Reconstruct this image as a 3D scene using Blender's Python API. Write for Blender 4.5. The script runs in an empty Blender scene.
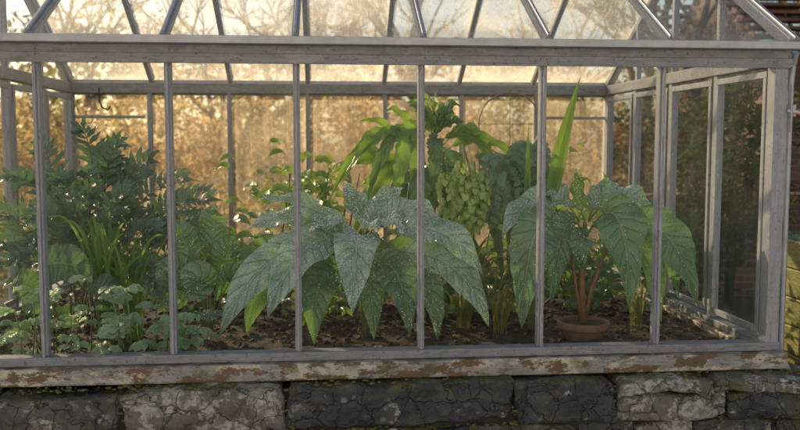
import bpy, math, random
from mathutils import Vector, noise, Matrix
rg = random.Random(11)
V = Vector
scn = bpy.context.scene

# ------------------------------------------------------------------ mesh builder
class MB:
    def __init__(s):
        s.v=[];s.f=[];s.uv=[];s.r=[];s.mi=[]
    def add(s, vs, fs, uvs=None, rnd=0.0, mat=0):
        o=len(s.v)
        s.v.extend([tuple(p) for p in vs])
        s.f.extend([tuple(i+o for i in f) for f in fs])
        s.uv.extend(uvs if uvs else [(0.5,0.5)]*len(vs))
        s.r.extend([rnd]*len(vs))
        s.mi.extend([mat]*len(fs))
    def obj(s, name, mats, parent=None, smooth=True, bevel=0):
        me=bpy.data.meshes.new(name)
        me.from_pydata(s.v,[],s.f)
        uvl=me.uv_layers.new(name='UVMap')
        li=[0]*len(me.loops); me.loops.foreach_get('vertex_index',li)
        arr=[]
        for i in li: arr.extend(s.uv[i])
        uvl.data.foreach_set('uv',arr)
        a=me.attributes.new('rnd','FLOAT','POINT'); a.data.foreach_set('value',s.r)
        me.polygons.foreach_set('material_index',s.mi)
        me.polygons.foreach_set('use_smooth',[smooth]*len(me.polygons))
        for m in mats: me.materials.append(m)
        me.update()
        ob=bpy.data.objects.new(name,me); scn.collection.objects.link(ob)
        if parent: ob.parent=parent
        if bevel:
            b=ob.modifiers.new('bev','BEVEL'); b.width=bevel; b.segments=2; b.limit_method='ANGLE'
        return ob

def empty(name):
    e=bpy.data.objects.new(name,None); scn.collection.objects.link(e); return e

def box(mb,x0,x1,y0,y1,z0,z1,mat=0,rnd=None):
    vs=[(x,y,z) for x in (x0,x1) for y in (y0,y1) for z in (z0,z1)]
    fs=[(0,1,3,2),(4,6,7,5),(0,4,5,1),(2,3,7,6),(0,2,6,4),(1,5,7,3)]
    mb.add(vs,fs,None,rg.random() if rnd is None else rnd,mat)

def beam(mb,A,B,w,h,up=V((0,0,1)),mat=0):
    A=V(A);B=V(B);T=(B-A).normalized(); S=T.cross(up).normalized(); N=S.cross(T)
    vs=[]
    for P in (A,B):
        for a,b in ((-1,-1),(1,-1),(1,1),(-1,1)):
            vs.append(P+S*a*w/2+N*b*h/2)
    mb.add(vs,[(0,1,2,3),(7,6,5,4),(0,4,5,1),(1,5,6,2),(2,6,7,3),(3,7,4,0)],None,rg.random(),mat)

def tube(mb,pts,rad,sides=6,mat=0,rnd=0.5):
    vs=[];uv=[];n=len(pts)
    pts=[V(p) for p in pts]
    for i,p in enumerate(pts):
        T=(pts[min(i+1,n-1)]-pts[max(i-1,0)])
        T=T.normalized() if T.length>1e-9 else V((0,0,1))
        ref=V((0,1,0)) if abs(T.y)<.9 else V((1,0,0))
        S=T.cross(ref).normalized(); N=S.cross(T)
        r=rad[i] if isinstance(rad,(list,tuple)) else rad
        for k in range(sides):
            a=2*math.pi*k/sides
            vs.append(p+S*math.cos(a)*r+N*math.sin(a)*r); uv.append((.5,i/(n-1)))
    fs=[]
    for i in range(n-1):
        for k in range(sides):
            k2=(k+1)%sides
            fs.append((i*sides+k,i*sides+k2,(i+1)*sides+k2,(i+1)*sides+k))
    fs.append(tuple(range(sides))[::-1]); fs.append(tuple((n-1)*sides+k for k in range(sides)))
    mb.add(vs,fs,uv,rnd,mat)

def bez(P0,P1,P2,t): return P0*(1-t)**2+P1*2*t*(1-t)+P2*t*t
def bezt(P0,P1,P2,t): return ((P1-P0)*(1-t)+(P2-P1)*t)*2

def prof(kind,t):
    if kind=='ovate': return max(0,math.sin(math.pi*t**.80))**.80*(1 if t<.8 else 1-.2*((t-.8)/.2))
    if kind=='lance': return max(0,math.sin(math.pi*t**.8))**1.0
    if kind=='strap': return min(1,5*t+.35)*max(0,1-t**2.5)**.8
    if kind=='round': return math.sqrt(max(0,1-(2*t-1)**2))
    if kind=='obov': return max(0,math.sin(math.pi*t**1.35))**.8
    return 1

def leaf(mb,P0,P1,P2,W,kind='ovate',fold=.22,wave=.012,wn=2.5,lobes=0,lobd=.3,pet=0.,nt=14,nu=3,
         face=.55,fx=0.,mat=0,rnd=None,petmat=None,petr=.004,dew=None,dewn=0,twist=0.):
    P0,P1,P2=V(P0),V(P1),V(P2)
    if rnd is None: rnd=rg.random()
    if pet>0:
        pp=[bez(P0,P1,P2,pet*i/5) for i in range(6)]
        tube(mb,pp,[petr*(1-.3*i/5) for i in range(6)],5,mat if petmat is None else petmat,rnd)
    pref=V((fx,-face,1-face)).normalized()
    ph=rg.random()*6.28
    cols=2*nu+1; vs=[];uv=[];Sp=None
    for i in range(nt+1):
        tt=i/nt; t=pet+(1-pet)*tt
        C=bez(P0,P1,P2,t); T=bezt(P0,P1,P2,t).normalized()
        N=pref-T*pref.dot(T)
        if N.length<.15:
            N=(Sp.cross(T)) if Sp else T.orthogonal()
        N.normalize(); S=T.cross(N).normalized()
        if Sp is not None and S.dot(Sp)<0: S=-S
        if Sp is not None: S=(S*.5+Sp*.5); S=(S-T*S.dot(T)).normalized()
        Sp=S.copy(); N=S.cross(T)
        if twist:
            a=twist*(tt-.3); S,N=S*math.cos(a)+N*math.sin(a),N*math.cos(a)-S*math.sin(a)
        w=prof(kind,tt)
        if lobes: w*=1-lobd*(1-abs(math.sin(lobes*math.pi*tt)))
        w=max(w,.015)
        for j in range(cols):
            u=(j-nu)/nu; hw=w*W/2
            sg=1 if u>0 else -1
            off=fold*abs(u)*hw*(1-.5*abs(u))+wave*math.sin(wn*6.283*tt+ph+sg*.9)*u*u*min(1,w*1.3)
            P=C+S*(u*hw)+N*off
            P+=T*(abs(u)*hw*-.12)
            vs.append(P); uv.append((u*.5+.5,tt))
    fs=[]
    for i in range(nt):
        for j in range(cols-1):
            a=i*cols+j
            fs.append((a,a+1,a+cols+1,a+cols))
    mb.add(vs,fs,uv,rnd,mat)
    if dew is not None:
        for _ in range(dewn):
            i=rg.randint(1,nt-2); j=rg.randint(0,cols-2); a=i*cols+j
            A,B,D=vs[a],vs[a+1],vs[a+cols]
            s,q=rg.random(),rg.random()
            P=A+(B-A)*s+(D-A)*q
            N=(B-A).cross(D-A)
            if N.length<1e-9: continue
            N.normalize()
            if N.dot(pref)<0: N=-N
            dew.append((P,N,rg.choice((.0010,.0013,.0016,.0020,.0024,.0034))))

def ico(mb,P,r,mat=0,sc=(1,1,1),rnd=.5,jit=0):
    t=(1+5**.5)/2
    b=[(-1,t,0),(1,t,0),(-1,-t,0),(1,-t,0),(0,-1,t),(0,1,t),(0,-1,-t),(0,1,-t),(t,0,-1),(t,0,1),(-t,0,-1),(-t,0,1)]
    f=[(0,11,5),(0,5,1),(0,1,7),(0,7,10),(0,10,11),(1,5,9),(5,11,4),(11,10,2),(10,7,6),(7,1,8),(3,9,4),(3,4,2),(3,2,6),(3,6,8),(3,8,9),(4,9,5),(2,4,11),(6,2,10),(8,6,7),(9,8,1)]
    vs=[]
    for q in b:
        v=V(q).normalized()*r*(1+(rg.random()-.5)*jit)
        vs.append((P[0]+v.x*sc[0],P[1]+v.y*sc[1],P[2]+v.z*sc[2]))
    mb.add(vs,f,None,rnd,mat)

# ------------------------------------------------------------------ materials
def newmat(name):
    m=bpy.data.materials.new(name); m.use_nodes=True
    nt=m.node_tree; nt.nodes.clear()
    return m,nt
class G:
    def __init__(s,nt): s.nt=nt; s.tc=None
    def n(s,t,**k):
        x=s.nt.nodes.new(t)
        for a,b in k.items(): setattr(x,a,b)
        return x
    def l(s,a,b): s.nt.links.new(a,b)
    def setin(s,sock,v):
        if isinstance(v,bpy.types.NodeSocket): s.l(v,sock)
        else: sock.default_value=v
    def math(s,op,a,b=0.,clamp=False):
        x=s.n('ShaderNodeMath',operation=op,use_clamp=clamp); s.setin(x.inputs[0],a); s.setin(x.inputs[1],b); return x.outputs[0]
    def mr(s,v,a,b,c=0.,d=1.):
        x=s.n('ShaderNodeMapRange'); s.setin(x.inputs[0],v)
        for i,q in enumerate((a,b,c,d)): s.setin(x.inputs[i+1],q)
        return x.outputs[0]
    def mix(s,f,a,b):
        x=s.n('ShaderNodeMix',data_type='RGBA'); s.setin(x.inputs[0],f)
        for k,v in ((6,a),(7,b)):
            if isinstance(v,tuple): v=(v[0],v[1],v[2],1)
            s.setin(x.inputs[k],v)
        return x.outputs[2]
    def coord(s,which='Object',scale=(1,1,1)):
        if not s.tc: s.tc=s.n('ShaderNodeTexCoord')
        m=s.n('ShaderNodeMapping'); s.l(s.tc.outputs[which],m.inputs[0]); m.inputs['Scale'].default_value=scale
        return m.outputs[0]
    def noise(s,co,scale,detail=4,rough=.55):
        x=s.n('ShaderNodeTexNoise'); s.l(co,x.inputs['Vector']); x.inputs['Scale'].default_value=scale
        x.inputs['Detail'].default_value=detail; x.inputs['Roughness'].default_value=rough; return x.outputs[0]
    def vor(s,co,scale,out='Distance',feature='F1'):
        x=s.n('ShaderNodeTexVoronoi',feature=feature); s.l(co,x.inputs['Vector']); x.inputs['Scale'].default_value=scale
        return x.outputs[out]
    def attr(s,name='rnd'):
        x=s.n('ShaderNodeAttribute',attribute_name=name); return x.outputs['Fac']
    def pbr(s,col,rough=.6,bump=None,bs=.3,bd=.01,metal=0.,spec=.5):
        p=s.n('ShaderNodeBsdfPrincipled')
        if isinstance(col,tuple): col=(col[0],col[1],col[2],1)
        s.setin(p.inputs['Base Color'],col); s.setin(p.inputs['Roughness'],rough)
        p.inputs['Metallic'].default_value=metal; p.inputs['Specular IOR Level'].default_value=spec
        if bump is not None:
            b=s.n('ShaderNodeBump'); b.inputs['Strength'].default_value=bs; b.inputs['Distance'].default_value=bd
            s.l(bump,b.inputs['Height']); s.l(b.outputs[0],p.inputs['Normal'])
        return p.outputs[0]
    def out(s,sh):
        o=s.n('ShaderNodeOutputMaterial'); s.l(sh,o.inputs[0])
    def mixs(s,f,a,b):
        x=s.n('ShaderNodeMixShader'); s.setin(x.inputs[0],f); s.l(a,x.inputs[1]); s.l(b,x.inputs[2]); return x.outputs[0]

def leafmat(name,c1,c2,vein,NV=9,bloom_sheen=0.,rough=.38,trans=.3,trc=(.25,.4,.04),vs=.55,edge=None,bs=.5,fcol=(.55,.68,.66),spec=.5):
    m,nt=newmat(name); g=G(nt)
    tc=g.n('ShaderNodeTexCoord'); g.tc=tc
    sp=g.n('ShaderNodeSeparateXYZ'); g.l(tc.outputs['UV'],sp.inputs[0])
    co=g.coord('Object')
    nz=g.noise(co,12,3)
    a=g.math('MULTIPLY',g.math('ABSOLUTE',g.math('SUBTRACT',sp.outputs[0],.5)),2.)
    q=g.math('SUBTRACT',g.math('MULTIPLY',sp.outputs[1],float(NV)),g.math('MULTIPLY',g.math('POWER',a,.8),1.7))
    q=g.math('ADD',q,g.math('MULTIPLY',nz,.8))
    fr=g.math('MULTIPLY',g.math('ABSOLUTE',g.math('SUBTRACT',g.math('FRACT',q),.5)),2.)
    vline=g.mr(fr,.82,1.)
    mid=g.mr(a,.03,.1,1.,0.)
    veins=g.math('MAXIMUM',g.math('MULTIPLY',vline,.7),mid)
    f=g.math('ADD',g.math('MULTIPLY',nz,.5),g.math('MULTIPLY',g.attr(),.9))
    base=g.mix(g.mr(f,.25,1.15),c1,c2)
    base=g.mix(g.math('MULTIPLY',veins,vs),base,vein)
    if edge: base=g.mix(g.mr(a,.7,1.,0.,.75),base,edge)
    if bloom_sheen>0:
        fz=g.math('MULTIPLY',g.mr(g.noise(co,150,3,.7),.32,.60,.15,1.),g.mr(g.noise(co,9,2),.32,.62,.30,1.))
        base=g.mix(g.math('MULTIPLY',fz,bloom_sheen),base,fcol)  # dew bloom plus pale sky sheen, both blended into the leaf colour
    base=g.mix(g.mr(nz,.70,.76,0.,.4),base,(.12,.07,.02))
    h=g.math('SUBTRACT',g.math('MULTIPLY',fr,-.6),veins)
    h=g.math('ADD',h,g.math('MULTIPLY',g.noise(co,70,2),.7))
    p=g.pbr(base,rough,h,bs,.008,0.,spec)
    t=g.n('ShaderNodeBsdfTranslucent'); g.setin(t.inputs[0],g.mix(g.math('MULTIPLY',veins,.4),trc,tuple(x*.5 for x in trc)))
    g.out(g.mixs(trans,p,t.outputs[0])); return m

def simplemat(name,c1,c2,scale=8,rough=.7,bs=.3,bd=.01,metal=0.,detail=4,sc=(1,1,1)):
    m,nt=newmat(name); g=G(nt); co=g.coord('Object',sc); z=g.noise(co,scale,detail)
    f=g.math('ADD',g.mr(z,.3,.7,0.,.8),g.math('MULTIPLY',g.attr(),.2))
    g.out(g.pbr(g.mix(f,c1,c2),rough,z,bs,bd,metal)); return m

def woodmat(name,base,base2,peel=.3,algae=.3,stretch=(14,14,1.5),cream=(.48,.42,.33),bsc=13,rust=(.15,.085,.045),grn=.55):
    m,nt=newmat(name); g=G(nt); co=g.coord('Object'); cs=g.coord('Object',stretch)
    pst=tuple(max(.35,1 if s_>5 else .45) for s_ in stretch)
    cp=g.coord('Object',pst)
    grain=g.noise(cs,4,5,.65); blot=g.noise(cp,bsc,6,.7); blot2=g.noise(cp,bsc*.6,6,.72)
    c=g.mix(g.mr(grain,.3,.7),base,base2)
    c=g.mix(g.math('MULTIPLY',g.mr(g.noise(cs,9,4,.7),.5,.62),grn),c,tuple(x*.4 for x in base))
    c=g.mix(g.mr(blot2,.62-.13*peel,.66-.13*peel,0.,min(1,peel*1.6)),c,cream)
    c=g.mix(g.mr(blot,.62-.12*peel,.66-.12*peel,0.,min(1,peel*2)),c,rust)
    c=g.mix(g.math('MULTIPLY',g.mr(g.noise(co,11,5,.7),.48,.68),algae),c,(.09,.10,.035))
    c=g.mix(g.mr(g.noise(co,70,2),.64,.7,0.,.7),c,(.06,.05,.04))
    h=g.math('ADD',grain,g.math('MULTIPLY',blot,.8))
    g.out(g.pbr(c,.5,h,.45,.006)); return m

def glassmat(name,hmin,hmax,gl=.5,dropl=.2,tcol=(.92,.86,.76),mixd=.68,edgew=.6):
    m,nt=newmat(name); g=G(nt); co=g.coord('Object')
    sp=g.n('ShaderNodeSeparateXYZ'); g.l(g.tc.outputs['UV'],sp.inputs[0])
    u,v=sp.outputs[0],sp.outputs[1]
    eu=g.math('MINIMUM',u,g.math('SUBTRACT',1.,u)); ev=g.math('MINIMUM',v,g.math('SUBTRACT',1.,v))
    n1=g.noise(co,2.6,3,.6)
    edge=g.math('MAXIMUM',g.mr(eu,0.,.13,1.,0.),g.mr(ev,0.,.10,1.,0.))
    edge=g.math('MULTIPLY',edge,g.mr(n1,.3,.6))
    st=g.mr(g.noise(g.coord('Object',(30,9,1.1)),2.,2,.6),.5,.72)
    hz=g.math('ADD',g.math('MULTIPLY',g.mr(n1,.40,.7),.5),g.math('MULTIPLY',edge,edgew))
    hz=g.math('ADD',hz,g.math('MULTIPLY',st,.35))
    hz=g.math('ADD',hz,g.math('MULTIPLY',g.math('SUBTRACT',g.attr(),.5),.3))
    H=g.mr(hz,0.,1.,hmin,hmax)
    if dropl>0:
        vd=g.mr(g.vor(co,110),.12,.22,1.,0.)
        vd=g.math('MULTIPLY',vd,g.mr(n1,.48,.6,0.,dropl))
        H=g.math('ADD',H,vd,True)
    tr=g.n('ShaderNodeBsdfTransparent'); tr.inputs[0].default_value=(.96,.98,.96,1)
    d=g.n('ShaderNodeBsdfDiffuse'); d.inputs[0].default_value=(.6,.6,.57,1)
    tl=g.n('ShaderNodeBsdfTranslucent'); tl.inputs[0].default_value=(*tcol,1)
    hzsh=g.mixs(mixd,d.outputs[0],tl.outputs[0])
    s1=g.mixs(H,tr.outputs[0],hzsh)
    lw=g.n('ShaderNodeLayerWeight'); lw.inputs[0].default_value=.5
    fc=g.math('POWER',lw.outputs['Facing'],4.)
    fc=g.math('ADD',g.math('MULTIPLY',fc,gl),.01)
    gs=g.n('ShaderNodeBsdfGlossy'); gs.inputs['Roughness'].default_value=.04
    g.out(g.mixs(fc,s1,gs.outputs[0])); return m

def stonemat(name):
    m,nt=newmat(name); g=G(nt); co=g.coord('Object'); r=g.attr()
    n=g.noise(co,6,7,.65); nf=g.noise(co,28,5,.7)
    cdark=g.mix(g.mr(n,.3,.7),(.022,.026,.032),(.10,.105,.115))
    cbr=g.mix(g.mr(n,.3,.7),(.085,.076,.062),(.28,.255,.22))
    c=g.mix(g.mr(r,.3,.7),cdark,cbr)
    c=g.mix(g.mr(g.noise(g.coord('Object',(2,2,8)),2.5,5,.7),.58,.68,0.,.5),c,(.17,.09,.045))
    lm=g.math('ADD',g.noise(co,5.5,7,.72),g.math('MULTIPLY',g.math('SUBTRACT',r,.5),.12))
    lic=g.math('MULTIPLY',g.mr(lm,.54,.58),g.mr(nf,.38,.55))
    c=g.mix(g.math('MULTIPLY',lic,.85),c,(.58,.57,.52))
    nn=g.n('ShaderNodeTexNoise'); nn.inputs['Scale'].default_value=25; g.l(co,nn.inputs['Vector'])
    wob=g.n('ShaderNodeVectorMath',operation='ADD'); g.l(co,wob.inputs[0])
    sc_=g.n('ShaderNodeVectorMath',operation='SCALE'); g.l(nn.outputs['Color'],sc_.inputs[0]); sc_.inputs['Scale'].default_value=.05; g.l(sc_.outputs[0],wob.inputs[1])
    spots=g.math('MULTIPLY',g.mr(g.vor(wob.outputs[0],13),.14,.24,1.,0.),g.mr(n,.45,.6))
    c=g.mix(g.math('MULTIPLY',spots,.6),c,(.42,.44,.40))
    geo=g.n('ShaderNodeNewGeometry'); sx=g.n('ShaderNodeSeparateXYZ'); g.l(geo.outputs['Normal'],sx.inputs[0])
    mo=g.math('MULTIPLY',g.mr(sx.outputs[2],.1,.7),g.mr(g.noise(co,9,5),.40,.56))
    mo2=g.mr(g.noise(co,4.1,6,.7),.55,.64,0.,.7)
    c=g.mix(g.math('MAXIMUM',g.math('MULTIPLY',mo,.8),mo2),c,g.mix(nf,(.07,.08,.02),(.20,.19,.06)))
    # fine dark cracks
    cr=g.mr(g.vor(wob.outputs[0],7,'Distance','DISTANCE_TO_EDGE'),.0,.02,1.,0.)
    c=g.mix(g.math('MULTIPLY',cr,g.mr(n,.45,.6,0.,.7)),c,(.015,.014,.012))
    h=g.math('SUBTRACT',g.math('ADD',n,g.math('MULTIPLY',nf,.45)),g.math('MULTIPLY',cr,.3))
    g.out(g.pbr(c,.55,h,1.,.045)); return m

M_wood=woodmat('weathered_paint',(.27,.275,.305),(.37,.375,.405),.12,.12,cream=(.50,.50,.50),rust=(.13,.10,.08),grn=.3)
M_woodH=woodmat('weathered_paint_rail',(.19,.195,.22),(.29,.295,.32),.2,.2,(1.5,14,14),(.42,.41,.40),rust=(.13,.09,.06),grn=.4)
M_sill=woodmat('peeling_sill',(.24,.235,.24),(.38,.36,.335),.95,.75,(1.5,12,12),(.52,.47,.38),17)
M_gut=simplemat('aluminium',(.30,.31,.34),(.42,.43,.46),14,.4,.2,.003,.5)
M_gfront=glassmat('front_glass',.0,.028,.3,.07,edgew=1.3)
M_gback=glassmat('back_glass',.08,.42,.3,.0,(.99,.82,.58),.85)
M_groof=glassmat('front_roof_glass',.04,.45,.35,.12,(.96,.90,.80),.7,.9)
M_groofb=glassmat('back_roof_glass',.22,.85,.3,.0,(.98,.88,.70),.88)
M_gside=glassmat('side_glass',.02,.14,.3,.0)
M_stone=stonemat('lichen_stone')

# ------------------------------------------------------------------ sky, sun, camera
SUN_EL=math.radians(24); SUN_AZ=math.radians(-42)
w=bpy.data.worlds.new('World'); scn.world=w; w.use_nodes=True
nt=w.node_tree; nt.nodes.clear()
sk=nt.nodes.new('ShaderNodeTexSky'); sk.sky_type='NISHITA'; sk.sun_disc=False
sk.sun_elevation=SUN_EL; sk.sun_rotation=SUN_AZ%(2*math.pi); sk.air_density=1.0; sk.dust_density=2.5
bg=nt.nodes.new('ShaderNodeBackground'); bg.inputs[1].default_value=.15
wo=nt.nodes.new('ShaderNodeOutputWorld'); nt.links.new(sk.outputs[0],bg.inputs[0]); nt.links.new(bg.outputs[0],wo.inputs[0])
sd=bpy.data.lights.new('sun','SUN'); sd.energy=5; sd.angle=math.radians(.5); sd.color=(1,.76,.46)
so=bpy.data.objects.new('sun',sd); scn.collection.objects.link(so)
s=V((math.sin(SUN_AZ)*math.cos(SUN_EL),math.cos(SUN_AZ)*math.cos(SUN_EL),math.sin(SUN_EL)))
so.rotation_euler=s.to_track_quat('Z','Y').to_euler(); so.location=s*20
cd=bpy.data.cameras.new('camera'); cam=bpy.data.objects.new('camera',cd); scn.collection.objects.link(cam)
cam.location=(0,-4.15,1.6); cam.rotation_euler=(math.radians(90-4.8),0,math.radians(-5))
cd.lens=37.9; cd.sensor_width=36; cd.clip_end=1500
cd.dof.use_dof=True; cd.dof.focus_distance=4.55; cd.dof.aperture_fstop=1.8
scn.camera=cam
scn.view_settings.view_transform='Standard'; scn.view_settings.look='None'; scn.view_settings.exposure=0

# ------------------------------------------------------------------ ground
m,nt=newmat('grass_ground'); g=G(nt); co=g.coord('Object')
g.out(g.pbr(g.mix(g.mr(g.noise(co,.8,8,.7),.35,.65),(.045,.06,.018),(.12,.10,.04)),.9,g.noise(co,20,5),.8,.03))
mb=MB(); mb.add([(-400,-400,0),(400,-400,0),(400,400,0),(-400,400,0)],[(0,1,2,3)]); mb.obj('ground',[m],smooth=False)
mb=MB(); mb.add([(-14,-7.5,.004),(14,-7.5,.004),(14,-.3,.004),(-14,-.3,.004)],[(0,1,2,3)])  # pale gravel strip, added to reflect light onto the front
mb.obj('added_bounce_gravel',[simplemat('bounce_gravel_pale',(.38,.37,.36),(.58,.57,.56),45,.9,.8,.01)],smooth=False)

# ------------------------------------------------------------------ greenhouse
XL,XR,YB=-1.972,2.298,2.6
xs=[-1.362+.61*i for i in range(6)]
GH=empty('greenhouse')
fr=MB(); rl=MB(); sl=MB(); al=MB()
for y,sgn in ((0,1),(YB,-1)):
    def yy(a,b):
        return (y+a,y+b) if sgn==1 else (y-b,y-a)
    for x in xs:
        y0,y1=yy(-.012,.04); box(fr,x-.016,x+.016,y0,y1,.575,1.996)
        y0,y1=yy(-.03,-.011); box(fr,x-.006,x+.006,y0,y1,.577,1.994)
    for x in (XL,XR):
        y0,y1=yy(-.032,.042); box(fr,x-.034,x+.034,y0,y1,.575,1.994)
    y0,y1=yy(-.036,.05); box(rl,XL-.045,XR+.045,y0,y1,1.995,2.072)
    y0,y1=yy(-.034,.05); box(rl,XL-.045,XR+.045,y0,y1,.532,.576)
    y0,y1=yy(-.075,.062); box(sl,XL-.07,XR+.07,y0,y1,.445,.530)
    y0,y1=yy(-.048,-.037); box(rl,XL-.05,XR+.05,y0,y1,1.982,2.03)
    y0,y1=yy(-.11,-.037); box(al,XL-.13,XR+.13,y0,y1,2.072,2.078)
    y0,y1=yy(-.116,-.110); box(al,XL-.13,XR+.13,y0,y1,2.070,2.106)
for x in (XL,XR):
    so_=1 if x>0 else -1
    for yb in (.65,1.3,1.95):
        box(fr,x-.025,x+.025,yb-.022,yb+.022,.575,1.996)
    for k in range(4):
        a=max(.055,.65*k+.03); b=.65*(k+1)-.03 if k<3 else YB-.055
        xa,xb=sorted((x-so_*.012,x-so_*.036))
        box(fr,xa,xb,a+.001,a+.03,.64,1.94); box(fr,xa,xb,b-.03,b-.001,.64,1.94)
        xa,xb=sorted((x-so_*.012,x-so_*.033))
        box(fr,xa,xb,a+.001,b-.001,1.941,1.975); box(fr,xa,xb,a+.001,b-.001,.605,.639)
    box(rl,x-.035,x+.035,.051,YB-.051,1.997,2.07)
    box(rl,x-.034,x+.034,.051,YB-.051,.532,.574)
    box(sl,x-.062,x+.062,.063,YB-.063,.446,.529)
# light intermediate rail along the back wall, seen just under the wall plate
for i in range(7):
    a=([XL]+xs)[i]; b=(xs+[XR])[i]
    box(fr,a+.036,b-.036,YB-.03,YB-.008,1.80,1.822) if i in (0,6) else None
EZ,RZ,YM=2.095,2.885,1.3
for sg in (0,1):
    ye=-.085 if sg==0 else YB+.085
    for x in xs+[XL-.02,XR+.03]:
        wd=.034 if x in xs else .06
        yr=YM-.02 if sg==0 else YM+.02
        up=V((0,0,1))
        beam(fr,(x,ye,EZ),(x,yr,RZ),wd,.045 if wd<.05 else .06,up)
        d=(V((x,yr,RZ))-V((x,ye,EZ))).normalized(); n_=V((0,-d.z,d.y)) if sg==0 else V((0,d.z,-d.y)); n_=V((0,n_.y,abs(n_.z)))
        beam(al,V((x,ye,EZ))+n_*.031,V((x,yr,RZ))+n_*.031,.014,.018,up)
box(rl,XL-.05,XR+.06,YM-.02,YM+.02,RZ-.07,RZ+.05)
box(al,XL-.02,XR+.02,-.034,-.005,2.0725,2.092)
for x in (XL,XR):
    for yb in (.65,1.3,1.95):
        zt=EZ+(RZ-EZ)*(1-abs(yb-YM)/(YM+.085))-.04
        box(fr,x-.018,x+.018,yb-.018,yb+.018,2.07,zt)
box(al,XR+.037,XR+.085,-.03,-.018,1.74,1.80); beam(al,(XR+.03,-.04,1.77),(XR+.13,-.05,1.755),.012,.016)
tube(al,[(XR+.05,-.045,1.66),(XR+.05,-.045,1.90)],.006,8)
ico(al,(XR+.13,-.05,1.755),.014)
tube(al,[(XR+.09,.0,2.07),(XR+.09,.03,2.0),(XR+.085,.035,1.9),(XR+.085,.035,.5),(XR+.1,-.02,.42)],.018,10)
for x in xs+[XL,XR]:
    for z in (.62,1.0,1.45,1.93):
        tube(al,[(x+.012,-.0125,z),(x+.012,-.016,z)],.0035,6)
fr.obj('glazing_bars',[M_wood],GH,False,.003); rl.obj('rails',[M_woodH],GH,False,.004)
sl.obj('sill',[M_sill],GH,False,.006); al.obj('gutter_and_fittings',[M_gut],GH,False,.0015)
def pane(mb,a,b,c,d,nx=1): mb.add([a,b,c,d],[(0,1,2,3)],[(0,0),(1,0),(1,1),(0,1)],rg.random())
ex=[XL]+xs+[XR]
gf=MB();gb=MB();gr=MB();grb=MB();gs_=MB()
for i in range(7):
    a,b=ex[i],ex[i+1]
    j=lambda: rg.uniform(-.003,.003)
    pane(gf,(a,.01+j(),.56),(b,.01+j(),.56),(b,.01+j(),2.0),(a,.01+j(),2.0))
    pane(gb,(a,YB-.01,.56),(b,YB-.01,.56),(b,YB-.01,2.0),(a,YB-.01,2.0))
    pane(gr,(a,-.1,EZ+.01),(b,-.1,EZ+.01),(b,YM,RZ+.012),(a,YM,RZ+.012))
    pane(grb,(a,YB+.1,EZ+.01),(b,YB+.1,EZ+.01),(b,YM,RZ+.012),(a,YM,RZ+.012))
for x in (XL,XR):
    for k in range(4):
        a,b=.65*k,.65*(k+1)
        pane(gs_,(x,a,.56),(x,b,.56),(x,b,2.0),(x,a,2.0))
    gs_.add([(x,0,2.07),(x,YB,2.07),(x,YM,RZ-.02)],[(0,1,2)],[(0,0),(1,0),(.5,1)],rg.random())
gf.obj('front_panes',[M_gfront],GH,False); gb.obj('back_panes',[M_gback],GH,False)
gr.obj('front_roof_panes',[M_groof],GH,False); grb.obj('back_roof_panes',[M_groofb],GH,False); gs_.obj('side_panes',[M_gside],GH,False)

# ------------------------------------------------------------------ stone wall
def stone(mb,x0,x1,y0,y1,z0,z1,tone,seed,amp=.012):
    cx,cy,cz=(x0+x1)/2,(y0+y1)/2,(z0+z1)/2; hx,hy,hz=(x1-x0)/2,(y1-y0)/2,(z1-z0)/2
    so3=V((seed*7.3,seed*3.1,seed*1.7)); st=.013
    sh=[rg.uniform(-.018,.018) for _ in range(4)]
    def P(a,b,c):
        p=V((a*hx,b*hy,c*hz)); rr=min(.022,hz*.4)
        q=V((max(-hx+rr,min(hx-rr,p.x)),max(-hy+rr,min(hy-rr,p.y)),max(-hz+rr,min(hz-rr,p.z))))
        d=p-q
        if d.length>rr: p=q+d.normalized()*rr
        p.z+= (sh[0]*a+sh[1]*a*a)*.8; p.x+=sh[2]*c
        w_=p+V((cx,cy,cz))
        n1=noise.noise_vector(w_*4.5+so3)*amp*1.5
        c_=noise.cell_vector(w_*9+so3+noise.noise_vector(w_*7)*1.2)
        c2=noise.cell_vector(w_*24+so3+noise.noise_vector(w_*20)*.8)
        n2=noise.noise_vector(w_*18+so3)*amp*.7
        lay=noise.noise(V((w_.x*3,w_.y*3,w_.z*38))+so3)*amp*1.2
        w_=w_+n1+n2; w_.y-=lay+ (c_.x-.5)*amp*2.2+(c2.x-.5)*amp*.6
        return w_
    for ax in range(3):
        for sgn in (-1,1):
            if ax==0: du,dv=hy,hz
            elif ax==1: du,dv=hx,hz
            else: du,dv=hx,hy
            nu_=max(3,int(2*du/st)); nv_=max(3,int(2*dv/st)); vs=[]
            for i in range(nu_+1):
                for j in range(nv_+1):
                    u=-1+2*i/nu_; v=-1+2*j/nv_
                    vs.append(P(sgn,u,v) if ax==0 else (P(u,sgn,v) if ax==1 else P(u,v,sgn)))
            fs=[]
            for i in range(nu_):
                for j in range(nv_):
                    a=i*(nv_+1)+j; fs.append((a,a+1,a+nv_+2,a+nv_+1))
            mb.add(vs,fs,None,tone,0)
sw=MB()
top=[(-3.2,-2.35,.42,.35),(-2.34,-1.58,.425,.6),(-1.57,-.985,.405,.45),(-.975,-.205,.43,.95),(-.195,.905,.437,.12),(.915,1.43,.433,.0)]
sd_=1
for x0,x1,zt,tn in top:
    stone(sw,x0,x1,-.16,.06,.225+rg.uniform(-.01,.01),zt,tn,sd_); sd_+=1
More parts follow.
